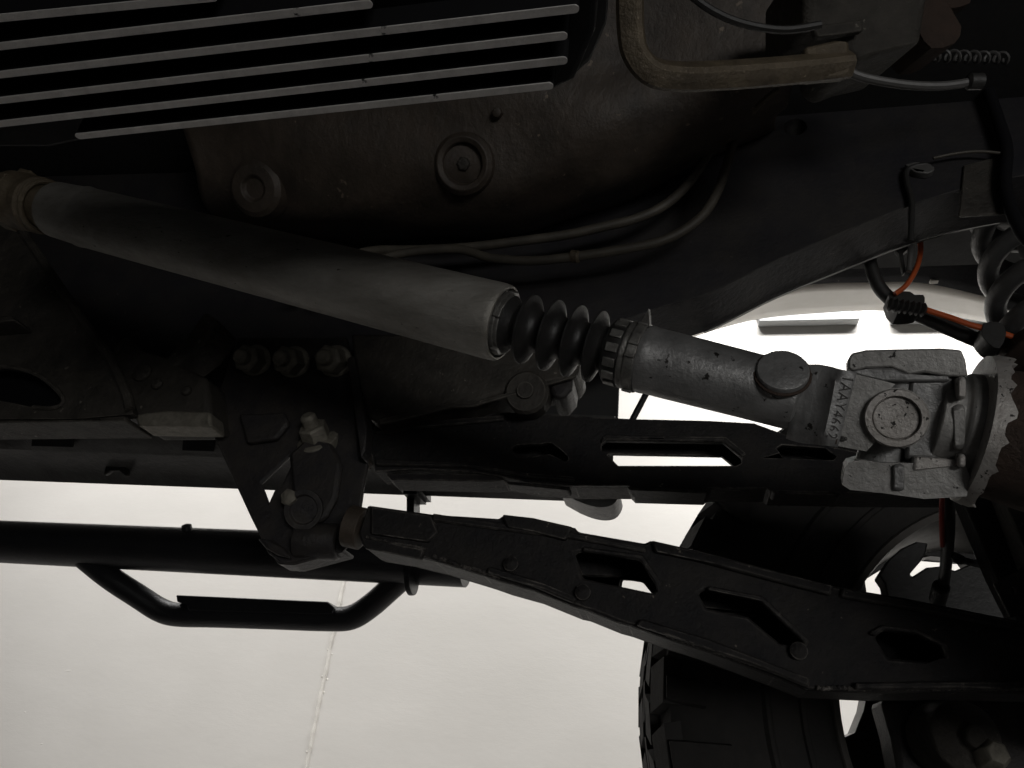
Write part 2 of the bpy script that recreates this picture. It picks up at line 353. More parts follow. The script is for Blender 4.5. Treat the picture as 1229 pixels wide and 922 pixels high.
mb = MB(); mb.tube([atY(500, 560, 1.08), atY(500, 660, 1.11)], .0045, 12, 1); obj('mount_leg', mb, M['grey'], step)
mb = MB(); mb.prism([atY(*p, 1.04) for p in [(480, 570), (506, 570), (506, 590), (500, 590), (500, 593), (484, 593), (484, 588), (480, 588)]], (0, .05, 0)); obj('mount_bolt_plate', mb, M['slider'], step)
mb = MB(); c = atY(494, 694, 1.10); mb.lathe(c, (.9, 0, .1), [(-.004, .026), (.004, .026)], 20); obj('weld_collar', mb, M['slider'], step, bevel=.001)
mb = MB(); c = atY(224, 632, 1.085); mb.lathe(c, (0, -.6, .8), [(-.006, .009), (.002, .008), (.004, .003)], 14); obj('plug', mb, M['slider'], step)

# body mount stub by the end of the sill and bump stop
mb = MB(); mb.tube([atY(757, 508, 1.02), atY(779, 466, 1.02)], .0048, 12, 1); obj('brace_rod', mb, M['slider'], veh, 'thin black brace rod behind the drive shaft boot')
mb = MB(); mb.prism(polyY(sp2([(672, 590), (700, 590), (720, 588), (742, 588), (742, 597), (735, 606), (722, 609), (705, 606), (690, 600)], 3), 1.0), (0, .06, 0)); obj('bump_stop', mb, M['sill'], veh, 'small grey rubber bump stop below the upper arm', bevel=.003)

# control arm bracket on the frame
YB = .715
out = [(262, 470), (250, 511), (300, 620), (322, 664), (334, 674), (352, 676), (385, 668), (412, 660), (428, 640), (436, 585), (441, 558), (430, 500), (424, 440), (416, 405), (285, 405)]
tri = [(313, 580), (347, 547), (348, 560), (337, 584), (330, 586), (322, 604)]
mb = MB(); mb.prism(polyY(out, YB), (0, .006, 0), [polyY(tri, YB)])
mb.prism(polyY([(250, 511), (253, 508), (327, 664), (322, 666)], YB), (0, .075, 0))
mb.prism(polyY([(322, 660), (334, 670), (352, 673), (412, 657), (412, 662), (352, 678), (333, 677)], YB + .002), (0, .03, 0))
br = obj('control_arm_bracket', mb, M['bracket'], veh, 'black bolted frame bracket that carries both control arms', bevel=.002)
for (px, py) in [(308, 434), (354, 436), (404, 435)]:
    c = atY(px, py, YB - .001); mb = MB(); ax = V((0, -1, -.35)).normalized()
    mb.lathe(c, ax, [(0, .0205), (.003, .0205), (.006, .018)], 24)
    mb.lathe(c, ax, [(.005, .0175), (.024, .0175), (.027, .0145)], 6)
    mb.lathe(c, ax, [(.02, .0095), (.036, .0095), (.038, .0075)], 14)
    obj('nut', mb, M['bolt'], br, bevel=.001, angle=30)
c = atY(381, 527, YB - .002); mb = MB(); ax = V((-.1, -.75, .45)).normalized()
mb.lathe(c - ax * .01, ax, [(0, .024), (.010, .024), (.012, .020)], 26)
mb.lathe(c, ax, [(.0, .0165), (.017, .0165), (.019, .014)], 6)
mb.lathe(c, ax, [(.015, .009), (.030, .009), (.033, .006)], 14)
obj('nut', mb, M['bolt'], br, bevel=.001, angle=30)
mb = MB(); mb.prism(polyY([(352, 548), (372, 530), (402, 536), (414, 562), (408, 600), (396, 622), (388, 630), (368, 626), (356, 600)], YB - .003), (0, -.010, 0)); obj('reinforcement_plate', mb, M['bracket'], br, bevel=.004)
c = atY(350, 598, YB - .016); mb = MB(); mb.lathe(c, (0, -1, -.2), [(0, .0095), (.008, .0095), (.010, .006)], 6); obj('bolt_head', mb, M['bolt'], br, bevel=.001)
c = atY(366, 612, YB - .014); mb = MB(); mb.lathe(c, (.1, -1, -.3), [(0, .021), (.005, .021), (.005, .016), (.002, .014)], 26, a0=0); obj('washer', mb, M['bracket'], br)
mb = MB(); c = atY(382, 650, YB + .006); mb.lathe(c, (1, .1, .05), [(-.024, .010), (-.024, .0185), (-.02, .0195), (.02, .0195), (.024, .0185), (.024, .010)], 30, e=(0, -1, 0)); obj('bushing_shell', mb, M['bracket'], br, bevel=.002)
mb = MB(); mb.prism(polyY([(312, 648), (330, 650), (345, 660), (352, 672), (336, 668), (322, 660)], YB - .004), (0, -.008, 0)); obj('folded_corner', mb, M['bracket'], br, bevel=.003)
mb = MB(); mb.prism(polyY([(290, 500), (345, 498), (350, 512), (335, 530), (300, 535)], YB - .003), (0, -.008, 0)); obj('reinforcement_plate', mb, M['bracket'], br, bevel=.003)
mb = MB(); mb.prism(polyY([(424, 440), (432, 436), (448, 520), (446, 548), (441, 558)], YB - .002), (0, -.02, 0)); obj('side_flange', mb, M['bracket'], br, bevel=.002)

def inset_plate(pts, y, d, nm, par):
    mb = MB(); mb.prism(polyY(pts, y), (0, d, 0)); return obj(nm, mb, M['arm'], par, bevel=.0018)
# upper control arm
YU = .735
top_ = [(446, 508), (520, 502), (610, 495), (700, 500), (760, 503), (850, 505), (905, 508), (960, 528), (1040, 545), (1150, 560)]
bot_ = [(1150, 592), (1040, 592), (925, 590), (920, 586), (850, 586), (845, 590), (760, 588), (755, 583), (690, 583), (640, 580), (600, 572), (560, 566), (500, 563), (450, 566), (444, 540)]
def rnd(pts, y): return polyY(pts, y)
slots = [sp2([(614, 538), (622, 534), (650, 533), (662, 532), (681, 548), (678, 554), (660, 545), (640, 548), (620, 549)], 2),
         [(722, 533), (728, 529), (868, 531), (890, 549), (890, 556), (884, 559), (742, 559), (736, 553), (722, 541)],
         [(932, 538), (938, 534), (990, 538), (1004, 548), (1000, 552), (940, 550)]]
mb = MB(); hh = [polyY(s, YU) for s in slots]; mb.boxed(polyY(top_ + bot_, YU), hh, [hh[1]], .042)
ua = obj('upper_control_arm', mb, M['arm'], veh, 'black boxed steel upper control arm, straight, with long slots', bevel=.0025)
mb = MB(); mb.prism(polyY([(462, 568), (590, 569), (606, 576), (590, 578), (470, 576)], YU + .003), (0, .03, -.002)); obj('lower_rib', mb, M['arm'], ua, bevel=.001)
for (xa, xb, ya, yb) in [(606, 684, 577, 584), (752, 852, 584, 588), (925, 1010, 588, 592)]:
    mb = MB(); mb.prism(polyY([(xa, ya), (xb, yb), (xb - 3, yb + 4), (xa + 4, ya + 4)], YU - .002), (0, .022, 0)); obj('weld_tab', mb, M['arm'], ua, bevel=.0015)
inset_plate([(450, 512), (520, 506), (606, 499), (606, 506), (520, 514), (452, 522)], YU - .001, -.004, 'weld_tab', ua)
inset_plate([(722, 527), (728, 523), (870, 525), (896, 546), (890, 549), (868, 531), (728, 529), (722, 533)], YU - .001, -.003, 'slot_rim', ua)
inset_plate([(452, 552), (560, 556), (640, 570), (690, 574), (690, 579), (640, 576), (560, 562), (452, 560)], YU - .001, -.004, 'weld_tab', ua)
c = atY(441, 547, YU + .01); mb = MB(); mb.lathe(c, (1, .1, 0), [(-.009, .010), (-.008, .016), (.004, .016), (.005, .008)], 26); obj('bushing', mb, M['bushing'], ua, bevel=.001)

# lower control arm
YA = .665
top_ = [(441, 606), (520, 617), (598, 622), (604, 618), (640, 622), (690, 633), (694, 638), (775, 652), (780, 648), (835, 660), (920, 682), (1000, 703), (1090, 718), (1150, 730), (1240, 748), (1330, 755)]
bot_ = [(1330, 835), (1229, 832), (1150, 830), (1060, 832), (970, 828), (930, 812), (850, 782), (800, 766), (755, 750), (740, 746), (700, 730), (690, 728), (640, 708), (600, 697), (580, 690), (520, 672), (470, 660), (434, 654), (430, 640)]
slots = [[(690, 664), (700, 662), (768, 672), (790, 700), (785, 712), (700, 694)],
         [(838, 712), (846, 708), (912, 722), (962, 768), (958, 776), (936, 772), (898, 740), (848, 730)],
         [(1050, 765), (1060, 757), (1100, 762), (1128, 776), (1130, 790), (1118, 794), (1066, 790)]]
mb = MB(); hh = [polyY(s, YA) for s in slots]; bh_ = polyY([(742, 676), (768, 680), (784, 700), (782, 710), (738, 701)], YA); mb.boxed(polyY(top_ + bot_, YA), hh, [bh_], .062)
la = obj('lower_control_arm', mb, M['arm'], veh, 'black boxed steel lower control arm reaching down towards the tyre', bevel=.0025)
inset_plate([(436, 648), (512, 662), (508, 674), (440, 660)], YA - .001, -.006, 'end_plate', la)
inset_plate([(520, 617), (600, 629), (690, 640), (775, 658), (775, 664), (690, 648), (600, 637), (520, 626)], YA - .001, -.003, 'weld_bead', la)
inset_plate([(586, 689), (640, 705), (690, 726), (694, 720), (640, 697), (590, 682)], YA - .001, -.008, 'weld_tab', la)
inset_plate([(764, 752), (850, 780), (930, 810), (970, 827), (972, 816), (930, 799), (850, 768), (770, 744)], YA - .001, -.007, 'weld_tab', la)
inset_plate([(1025, 829), (1150, 828), (1229, 829), (1229, 818), (1150, 818), (1025, 820)], YA - .001, -.006, 'weld_tab', la)
inset_plate([(850, 704), (915, 716), (972, 770), (966, 778), (962, 770), (911, 722), (848, 709)], YA - .001, -.004, 'slot_rim', la)
inset_plate([(700, 657), (772, 667), (795, 700), (790, 712), (785, 700), (768, 673), (700, 663)], YA - .001, -.004, 'slot_rim', la)
inset_plate([(446, 610), (520, 621), (528, 640), (516, 652), (446, 642)], YA - .001, -.004, 'end_plate', la)
inset_plate([(604, 619), (640, 623), (688, 634), (680, 650), (640, 640), (608, 634)], YA - .001, -.005, 'weld_tab', la)
inset_plate([(782, 650), (835, 662), (920, 684), (1000, 705), (996, 716), (918, 696), (835, 674), (786, 664)], YA - .001, -.005, 'weld_tab', la)
inset_plate([(1010, 706), (1090, 721), (1150, 733), (1229, 749), (1229, 760), (1150, 744), (1088, 732), (1008, 718)], YA - .001, -.004, 'weld_tab', la)
inset_plate([(1042, 760), (1058, 751), (1102, 756), (1136, 774), (1138, 792), (1132, 790), (1128, 776), (1100, 762), (1060, 757), (1050, 765)], YA - .001, -.004, 'slot_rim', la)
random.seed(21)
for (P, Q, nbd) in [((440, 645), (512, 660), 12), ((520, 668), (600, 693), 14), ((800, 762), (930, 806), 22), ((980, 826), (1220, 826), 40)]:
    mb = MB(); pts = [atY(P[0] + (Q[0] - P[0]) * t, P[1] + (Q[1] - P[1]) * t + random.uniform(-.8, .8), YA - .0015) for t in [i / nbd for i in range(nbd + 1)]]
    mb.tube(pts, lambda t: .0016 + .0004 * math.sin(t * nbd * 6.0), 7, 4); obj('weld_bead', mb, M['arm'], la)
for (px, py) in [(614, 678), (958, 782), (700, 712)]:
    c = atY(px, py, YA - .001); mb = MB(); mb.lathe(c, (0, -1, 0), [(0, .007), (.004, .007), (.006, .004)], 12); obj('plug_weld', mb, M['arm'], la)
c = atY(431, 634, YA + .02); mb = MB(); mb.lathe(c, (1, .1, -.15), [(-.014, .012), (-.012, .021), (.004, .021), (.006, .01)], 28); obj('bushing', mb, M['bushing'], la, bevel=.001)

# ------------------------------------------------------------------ drive shaft
def ax_pt(px):
    py = 263 + (px - 112) * (508 - 263) / (1076 - 112)
    return atd(px, py, 1 / (1.351 + .000844 * (px - 75)))
S0, S1 = ax_pt(0), ax_pt(1100)
AX = (S1 - S0).normalized()
def s_(px): return (ax_pt(px) - S0).length
mid = ax_pt(900); E1 = (CAM - mid); E1 = (E1 - AX * E1.dot(AX)).normalized()      # towards the camera
E2 = E1.cross(AX).normalized()
if E2.dot(UP) < 0: E2 = -E2
def prof(lst): return [(s_(a), r) for a, r in lst]
mb = MB(); mb.lathe(S0, AX, prof([(70, .012), (71, .0275), (100, .0285), (105, .0297), (109, .0285), (112, .029), (180, .0292), (400, .0292), (575, .0292), (588, .0293), (598, .0292), (603, .0287), (605, .0278), (605.5, .0262), (601, .0255), (600, .02)]), 64)
ds = obj('drive_shaft', mb, M['shaft'], veh, 'grey steel front drive shaft tube with worn dusty skin')
mb = MB(); mb.lathe(S0, AX, prof([(-30, .017), (12, .020), (16, .0285), (30, .0295), (34, .0265), (40, .0265), (41, .0285), (49, .0285), (51, .022), (71, .021)]), 40)
for k in range(4):
    a = k * math.pi / 2 + .4; d = E1 * math.cos(a) + E2 * math.sin(a)
    mb.box(ax_pt(22) + d * .022, AX * .009, AX.cross(d) * .012, d * .008)
obj('rear_joint', mb, M['tan'], ds, 'grey brown bulky joint at the rear end of the shaft', bevel=.002)
mb = MB(); mb.tube([ax_pt(54) + (E1 * math.cos(a) + E2 * math.sin(a)) * .025 for a in [i * math.pi / 12 for i in range(25)]], .003, 8, 1); obj('retaining_ring', mb, M['tan'], ds)
# boot
bp = [(604, .0195), (609, .021), (612, .0215)]
for i, pk in enumerate([634, 662, 689, 715]):
    r = [.0256, .0262, .0262, .0258][i]
    wv = [14, 13, 12.5, 12][i]
    for q, t in [(-1, .0150), (-.7, .0158), (-.42, .0190), (-.2, .0228), (-.08, r), (.08, r), (.2, .0228), (.42, .0190), (.7, .0158)]: bp.append((pk + q * wv, t))
bp += [(727, .0160), (730, .019), (734, .0225), (752, .0228), (756, .022), (760, .02)]
mb = MB(); mb.lathe(S0, AX, prof(bp), 56); obj('slip_boot', mb, M['boot'], ds, 'black rubber bellows boot with four folds', angle=60)
mb = MB(); mb.lathe(S0, AX, prof([(599, .020), (599, .0228), (612, .0222), (612, .019)]), 48)
mb.lathe(S0, AX, prof([(603, .0225), (603, .0238), (608, .0236), (608, .022)]), 48)
for a in (.3, 1.4, -1.1):
    d = E1 * math.cos(a) + E2 * math.sin(a); mb.box(ax_pt(609) + d * .0232, AX * .003, AX.cross(d) * .004, d * .0015)
obj('boot_clamp', mb, M['clamp'], ds, bevel=.0006)
mb = MB(); mb.lathe(S0, AX, prof([(752, .020), (752, .0238), (755, .0240), (757, .0236), (759, .0236), (760, .0246), (771, .0245), (772, .021)]), 52)
for k in range(14):
    a = k * 2 * math.pi / 14 + .1; d = E1 * math.cos(a) + E2 * math.sin(a)
    mb.box(ax_pt(743) + d * .0228, AX * .0042, AX.cross(d) * .0031, d * .0011)
for a in (.0, .35, 1.15, -1.25):
    d = E1 * math.cos(a) + E2 * math.sin(a); mb.box(ax_pt(765.5) + d * .0248, AX * .0034, AX.cross(d) * .0012, d * .0012)
obj('boot_clamp', mb, M['clamp'], ds, 'notched grey boot clamp on the front side', bevel=.0005)
d = (E1 * .2 + E2 * .98).normalized(); mb = MB(); mb.add([ax_pt(762) + d * .022, ax_pt(774) + d * .022, ax_pt(768) + d * .034, ax_pt(762) + d * .022 + E1 * .006, ax_pt(774) + d * .022 + E1 * .006, ax_pt(768) + d * .034 + E1 * .006], [(0, 1, 2), (3, 5, 4), (0, 3, 4, 1), (1, 4, 5, 2), (2, 5, 3, 0)]); obj('clamp_tab', mb, M['clamp'], ds)
# front tube
mb = MB(); mb.lathe(S0, AX, prof([(770, .018), (771, .0230), (775, .0236), (779, .0236), (782, .0232), (805, .0230), (900, .0218), (950, .0214), (957, .0206), (960, .018)]), 60)
ft = obj('slip_yoke_tube', mb, M['shaft2'], ds, 'smooth grey slip yoke tube ahead of the boot')
# pressed disc on the tube
dn = (E1 * .80 + E2 * .60).normalized(); bc = pl(939, 448, ax_pt(939) + E1 * .0165, E1) - dn * .0004
mb = MB(); mb.lathe(bc, dn, [(-.014, .0158), (.0028, .0158), (.0040, .0152), (.0044, .0138), (.0044, .0)], 44); obj('balance_disc', mb, M['shaft2'], ds, 'round pressed steel disc on the upper face of the yoke')
mb = MB(); mb.tube([bc + (V(dn).orthogonal().normalized() * math.cos(a) + dn.cross(V(dn).orthogonal().normalized()) * math.sin(a)) * .0164 for a in [i * math.pi / 16 for i in range(33)]], .0012, 6, 1); obj('weld_ring', mb, M['rust'], ds)
# yoke ear towards the camera
PC = ax_pt(1010) + E1 * .0175
def yk(px, py, off=0): return pl(px, py, PC + E1 * off, E1)
cc = yk(1076, 502, .004); RO = (yk(1114, 502) - yk(1076, 502)).length * 1.06
arc = [cc + (AX * math.cos(a) + E2 * math.sin(a)) * RO * 1.03 for a in [(-112 + i * 224 / 22) * math.pi / 180 for i in range(23)]]
arc = [p - E1 * .004 for p in arc]
mb = MB(); mb.prism([yk(1003, 535), yk(1040, 542)] + arc + [yk(1075, 461), yk(1027, 449), yk(1016, 447)], -E1 * .012)
yo = obj('yoke_ear', mb, M['cast'], ds, 'cast yoke ear with part number and round bearing bore', bevel=.002)
# neck between the tube and the ear, hollowed
mb = MB(); rowsn = []
for (xt, yt, xb, yb, off) in [(958, 439, 944, 524, -.009), (966, 440, 953, 527, -.009), (975, 440, 960, 529, -.0075), (983, 440, 968, 530, -.0068), (998, 443, 980, 531, -.006), (1006, 445, 988, 532, -.001), (1012, 446, 993, 533, .0012), (1028, 449, 1006, 535, .0014)]:
    a, b_ = yk(xt, yt, off), yk(xb, yb, off)
    rowsn.append([a - E1 * .02 + E2 * .0] + [a + (b_ - a) * t + E1 * (.004 * (1 - (2 * t - 1) ** 4) if off < 0 else 0) for t in [i / 10 for i in range(11)]] + [b_ - E1 * .02])
mb.grid(rowsn); obj('yoke_neck', mb, M['shaft2'], ds, solid=.003, angle=50)
# ring and cap
mb = MB(); mb.lathe(cc - E1 * .004, E1, [(0, RO * 1.0), (.0035, RO * .985), (.0045, RO * .95), (.0045, RO * .76), (.0030, RO * .735), (.0005, RO * .73)], 60); obj('bearing_bore_rim', mb, M['cap'], ds)
mb = MB(); mb.lathe(cc - E1 * .004, E1, [(-.004, RO * .73), (.0008, RO * .715), (.0016, RO * .69), (.0018, RO * .62), (.0012, RO * .5), (.0018, 0)], 48); obj('bearing_cap', mb, M['cap'], ds, 'pitted round bearing cap in the middle of the universal joint')
# raised part number on a strip
def text(body, size, depth):
    cu = bpy.data.curves.new('t', 'FONT'); cu.body = body; cu.size = size; cu.extrude = depth; cu.align_x = 'CENTER'; cu.align_y = 'CENTER'; cu.space_character = 1.12
    cu.resolution_u = 3
    o = bpy.data.objects.new('t', cu); COL.objects.link(o); bpy.context.view_layer.update()
    me = bpy.data.meshes.new_from_object(o.evaluated_get(bpy.context.evaluated_depsgraph_get()))
    m = MB(); m.add([v.co.copy() for v in me.vertices], [tuple(p.vertices) for p in me.polygons])
    bpy.data.objects.remove(o); bpy.data.curves.remove(cu); bpy.data.meshes.remove(me); return m
ta, tb = yk(1018, 451, .0022), yk(996.5, 527, .0022)
tx = (tb - ta).normalized(); ty = E1.cross(tx).normalized(); tm = (ta + tb) / 2
m = text('1AAY4662', .0088, .0008)
xs = [v.x for v in m.v]; kx = (tb - ta).length * .94 / (max(xs) - min(xs))
for v in m.v: v[:] = tm + tx * (v.x * kx) + ty * v.y + E1 * v.z
obj('part_number', m, M['grime'], ds, 'raised part number 1AAY4662 cast into the yoke')
mb = MB(); mb.tube([yk(1023, 455, .0022), yk(1003, 533, .0022)], .0007, 6, 1); obj('casting_ridge', mb, M['rust'], ds)
m = text('8', .006, .0008); p8 = yk(1012, 526, .0018)
for v in m.v: v[:] = p8 + tx * v.x + ty * v.y + E1 * v.z
obj('casting_mark', m, M['grime'], ds)
# spider and rear ear
mb = MB(); cj = cc - E1 * (.0175 + .012)
mb.lathe(cj - E1 * .028, E1, [(0, .014), (.05, .014)], 30); mb.lathe(cj - E2 * .036, E2, [(0, .0135), (.072, .0135)], 30)
mb.box(cj, AX * .016, E2 * .017, E1 * .014); obj('joint_cross', mb, M['shaft2'], ds, bevel=.003)
mb = MB(); mb.prism([p - E1 * .052 for p in [yk(958, 530), yk(1003, 535), yk(1040, 542)] + arc + [yk(1075, 461), yk(1016, 447), yk(965, 439)]], -E1 * .012); obj('yoke_ear', mb, M['cast'], ds, bevel=.002)

# pinion yoke: two ears, body, serrated ring
PJ = cc - E1 * .012
def pj(px, py, off=0): return pl(px, py, PJ + E1 * off, E1)
mb = MB()
ro = sp2([(1018, 432), (1022, 424), (1040, 420), (1085, 419), (1130, 418), (1154, 420), (1159, 432), (1162, 452), (1135, 452), (1110, 447), (1092, 450), (1070, 441), (1040, 442), (1024, 446), (1018, 442)], 1)
mb.prism([pj(*p) for p in ro], -E1 * .044)
py_ = obj('pinion_yoke', mb, M['cast'], veh, 'pale grey cast pinion yoke clamping the universal joint', bevel=.0025)
mb = MB(); mb.prism([pj(*p, .0008) for p in [(1022, 446), (1050, 441), (1072, 442), (1090, 449), (1140, 452), (1140, 458), (1060, 458), (1026, 450)]], -E1 * .03); obj('cap_saddle', mb, M['shaft2'], py_, bevel=.002)
mb = MB(); lo = [(1014, 562), (1018, 556), (1034, 552), (1060, 556), (1095, 556), (1130, 553), (1158, 556), (1165, 575), (1160, 596), (1110, 599), (1060, 592), (1020, 588), (1011, 582)]
mb.prism([pj(*p, .004) for p in lo], -E1 * .046); obj('lower_ear', mb, M['cast'], py_, bevel=.003)
for (a, b_, c_, d_) in [(1072, 557, 1086, 590)]:
    mb = MB(); mb.prism([pj(a, b_, .007), pj(c_, b_, .007), pj(c_, d_, .007), pj(a, d_, .007)], -E1 * .01); obj('cap_strap', mb, M['shaft2'], py_, bevel=.002)
mb = MB(); mb.prism([pj(*p, .005) for p in [(1094, 566), (1150, 560), (1150, 552), (1096, 548)]], -E1 * .02); obj('cap_saddle', mb, M['cap'], py_, bevel=.002)
mb = MB(); mb.prism([pj(1092, 450, -.002), pj(1146, 452, -.002), pj(1150, 556, -.002), pj(1086, 556, -.002)], -E1 * .03); obj('yoke_web', mb, M['shaft2'], py_, bevel=.004)
# barrel of the yoke along its own axis
QA = (AX * .96 + RIGHT * .2).normalized(); q0 = pj(1118, 505, -.022)
mb = MB(); mb.lathe(q0, QA, [(0, .028), (.012, .029), (.014, .0325), (.022, .0335), (.0225, .03)], 48, e=E1); obj('yoke_barrel', mb, M['cast'], py_, bevel=.001)
mb = MB(); mb.prism([pj(1143, 486, .007), pj(1159, 484, .007), pj(1161, 540, .007), pj(1145, 542, .007)], -E1 * .03); obj('yoke_rib', mb, M['cast'], py_, bevel=.003)
for (a, b_, c_, d_) in [(1150, 452, 1160, 480), (1150, 545, 1160, 562)]:
    mb = MB(); mb.prism([pj(a, b_, .011), pj(c_, b_, .011), pj(c_, d_, .011), pj(a, d_, .011)], -E1 * .03); obj('yoke_rib', mb, M['cap'], py_, bevel=.003)
mb = MB(); prof_r = []; n = 84; vs = []; fs = []; g1 = QA.cross(E1).normalized()
e_ = (E1 - QA * E1.dot(QA)).normalized(); g1 = QA.cross(e_)
random.seed(3)
for i in range(n):
    a = 2 * math.pi * i / n; d = e_ * math.cos(a) + g1 * math.sin(a)
    r = .0462; dx = .0135 + .0028 * random.random() * random.choice((1, .3, .6, .1))
    vs += [q0 + QA * .020 + d * .030, q0 + QA * .021 + d * r * .97, q0 + QA * dx * 2 + d * r * (.99 + .02 * random.random()), q0 + QA * .024 + d * .030]
for i in range(n):
    for k in range(4): fs.append((i * 4 + k, ((i + 1) % n) * 4 + k, ((i + 1) % n) * 4 + (k + 1) % 4, i * 4 + (k + 1) % 4))
mb.add(vs, fs); obj('dust_shield', mb, M['cap'], py_, 'pale serrated dust shield ring at the pinion', bevel=0)
# axle housing
mb = MB(); mb.lathe(q0, QA, [(.0235, .034), (.029, .038), (.060, .042), (.075, .052), (.14, .075), (.19, .11), (.26, .12), (.33, .10), (.35, .0)], 48, e=E1)
ah = obj('front_axle', mb, M['rust'], veh, 'rust brown front axle housing behind the pinion yoke')
cdif = q0 + QA * .2
mb = MB(); mb.lathe(V((cdif.x + .05, .3, .47)), (0, 1, 0), [(0, .04), (.58, .038)], 32); obj('axle_tube', mb, M['rust'], ah)

# ------------------------------------------------------------------ wheel
PHI = math.radians(9); WR = .475
wx = V((math.cos(PHI), math.sin(PHI), 0)); wa = V((-math.sin(PHI), math.cos(PHI), 0)); wz = V((0, 0, 1))
WC = V((.437, 1.05, WR + .004))           # centre of the near sidewall plane
mb = MB(); tp = [(.03, .262), (.0, .272), (-.012, .29), (-.014, .305), (-.018, .307), (-.018, .312), (-.015, .314), (-.016, .345), (-.019, .348), (-.019, .352), (-.014, .356), (-.010, .39), (.006, .435), (.022, .456), (.06, .462), (.13, .464), (.20, .462), (.238, .456), (.254, .435), (.270, .39), (.276, .335), (.270, .29), (.258, .272), (.23, .262)]
mb.lathe(WC, wa, tp, 120, e=wx, cap=False)
random.seed(11)
NB = 44
for k in range(NB):
    for row, (t0, t1, off, skew) in enumerate([(.012, .060, 0, .5), (.068, .118, .5, -.6), (.122, .138, .1, .3), (.144, .194, .5, .6), (.200, .248, 0, -.5)]):
        a = 2 * math.pi * (k + off) / NB; hw = 2 * math.pi / NB * (.37 + random.uniform(-.03, .07)); a += random.uniform(-.012, .012); skew = skew * random.uniform(.7, 1.3)
        vs = []
        for (rr, sc_) in [(.456, 1.0), (.4755, .92)]:
            for (t, da) in [(t0, -1), (t1, -1), (t1, 1), (t0, 1)]:
                tt = (t - (t0 + t1) / 2) * sc_ + (t0 + t1) / 2
                an = a + da * hw * sc_ + skew * (tt - (t0 + t1) / 2) / .05 * hw * .9
                rq = rr - (.010 if (row in (0, 4) and (t == (t0 if row == 0 else t1))) else 0)
                vs.append(WC + wa * tt + (wx * math.cos(an) + wz * math.sin(an)) * rq)
        mb.add(vs, [(0, 3, 2, 1), (4, 5, 6, 7), (0, 1, 5, 4), (1, 2, 6, 5), (2, 3, 7, 6), (3, 0, 4, 7)])
    # shoulder lugs running down the sidewall
    for side in (0, 1):
        a = 2 * math.pi * (k + .5 * (k % 2) * .3) / NB; hw = 2 * math.pi / NB * (.30 if k % 2 else .22); ln = .395 if k % 2 else .420
        vs = []
        for rr, t in [(.462, .014), (ln, -.010)]:
            for (lift, sc_) in [(0.004, 1), (-.008, .85)]:
                for da in (-1, 1):
                    tt = t + lift; tt = tt if side == 0 else .26 - tt
                    an = a + da * hw * sc_ + (.02 if rr < .44 else 0)
                    vs.append(WC + wa * tt + (wx * math.cos(an) + wz * math.sin(an)) * rr)
        mb.add(vs, [(0, 1, 3, 2), (4, 6, 7, 5), (0, 2, 6, 4), (1, 5, 7, 3), (2, 3, 7, 6), (0, 4, 5, 1)])
wheel_b = MB()
# rim: barrel and spoked face
wheel_b.lathe(WC, wa, [(.002, .275), (-.004, .270), (.0, .262), (.03, .257), (.10, .2555), (.18, .2555), (.235, .257), (.25, .264), (.252, .275), (.246, .275)], 96, e=wx, cap=False)
wheel = obj('wheel', wheel_b, M['barrel'], veh, 'large front wheel with dusty barrel behind the lower control arm', angle=50, bevel=0)
wheel.modifiers.new('thickness', 'SOLIDIFY').thickness = .004
obj('tyre', mb, M['tyre'], wheel, 'chunky mud terrain tyre with dusty shoulder lugs', angle=28)
FY = .19
holes = []
for k in range(6):
    a0 = math.radians(166.5 + 60 * k); h = []
    for (r, da) in [(.225, -22.5), (.245, -19), (.2485, -8), (.2485, 8), (.245, 19), (.225, 22.5), (.180, 18), (.165, 8), (.162, 0), (.165, -8), (.180, -18)]:
        an = a0 + math.radians(da); h.append(WC + wa * FY + (wx * math.cos(an) + wz * math.sin(an)) * r)
    holes.append(h)
outr = [WC + wa * FY + (wx * math.cos(a) + wz * math.sin(a)) * .2545 for a in [i * 2 * math.pi / 72 for i in range(72)]]
mb = MB(); mb.prism(outr, wa * .03, holes); obj('spoke_disc', mb, M['rim'], wheel, 'black six spoke wheel disc', bevel=.004)
mb = MB(); mb.lathe(WC, wa, [(.02, .03), (.02, .05), (.05, .055), (.07, .095), (.08, .165), (.10, .165), (.10, .09), (.18, .08)], 60, e=wx); obj('brake_disc', mb, M['rust'], wheel, bevel=.002)

# brake caliper and steering knuckle in front of the wheel disc
YK = 1.0
mb = MB(); mb.prism(polyY([(1066, 720), (1062, 700), (1055, 690), (1066, 672), (1082, 658), (1100, 650), (1114, 652), (1111, 664), (1105, 674), (1092, 689), (1095, 692), (1112, 681), (1135, 679), (1146, 685), (1162, 678), (1182, 676), (1230, 690), (1290, 740), (1290, 830), (1080, 830)], YK), (0, .03, 0))
kn = obj('brake_caliper', mb, M['rubber'], veh, 'dark brake caliper in front of the wheel opening', bevel=.006)
mb = MB(); mb.prism(polyY([(1070, 885), (1060, 850), (1058, 838), (1330, 838), (1330, 1010), (1150, 1010), (1090, 990)], .93), (0, .06, 0))
kk = obj('axle_mount', mb, M['bracket'], veh, 'dark axle end mount below the lower control arm', bevel=.006)
c = atY(1160, 885, .88); mb = MB(); mb.lathe(c, (.2, -1, 0), [(-.05, .036), (0, .034), (.006, .026), (.008, .012), (.02, .010)], 26); obj('ball_joint', mb, M['greybrown'], kk, bevel=.002)
c = atY(1195, 905, .86); mb = MB(); mb.lathe(c, (.2, -1, .2), [(-.04, .014), (0, .014), (.006, .010)], 6); obj('nut', mb, M['bolt'], kk, bevel=.001)
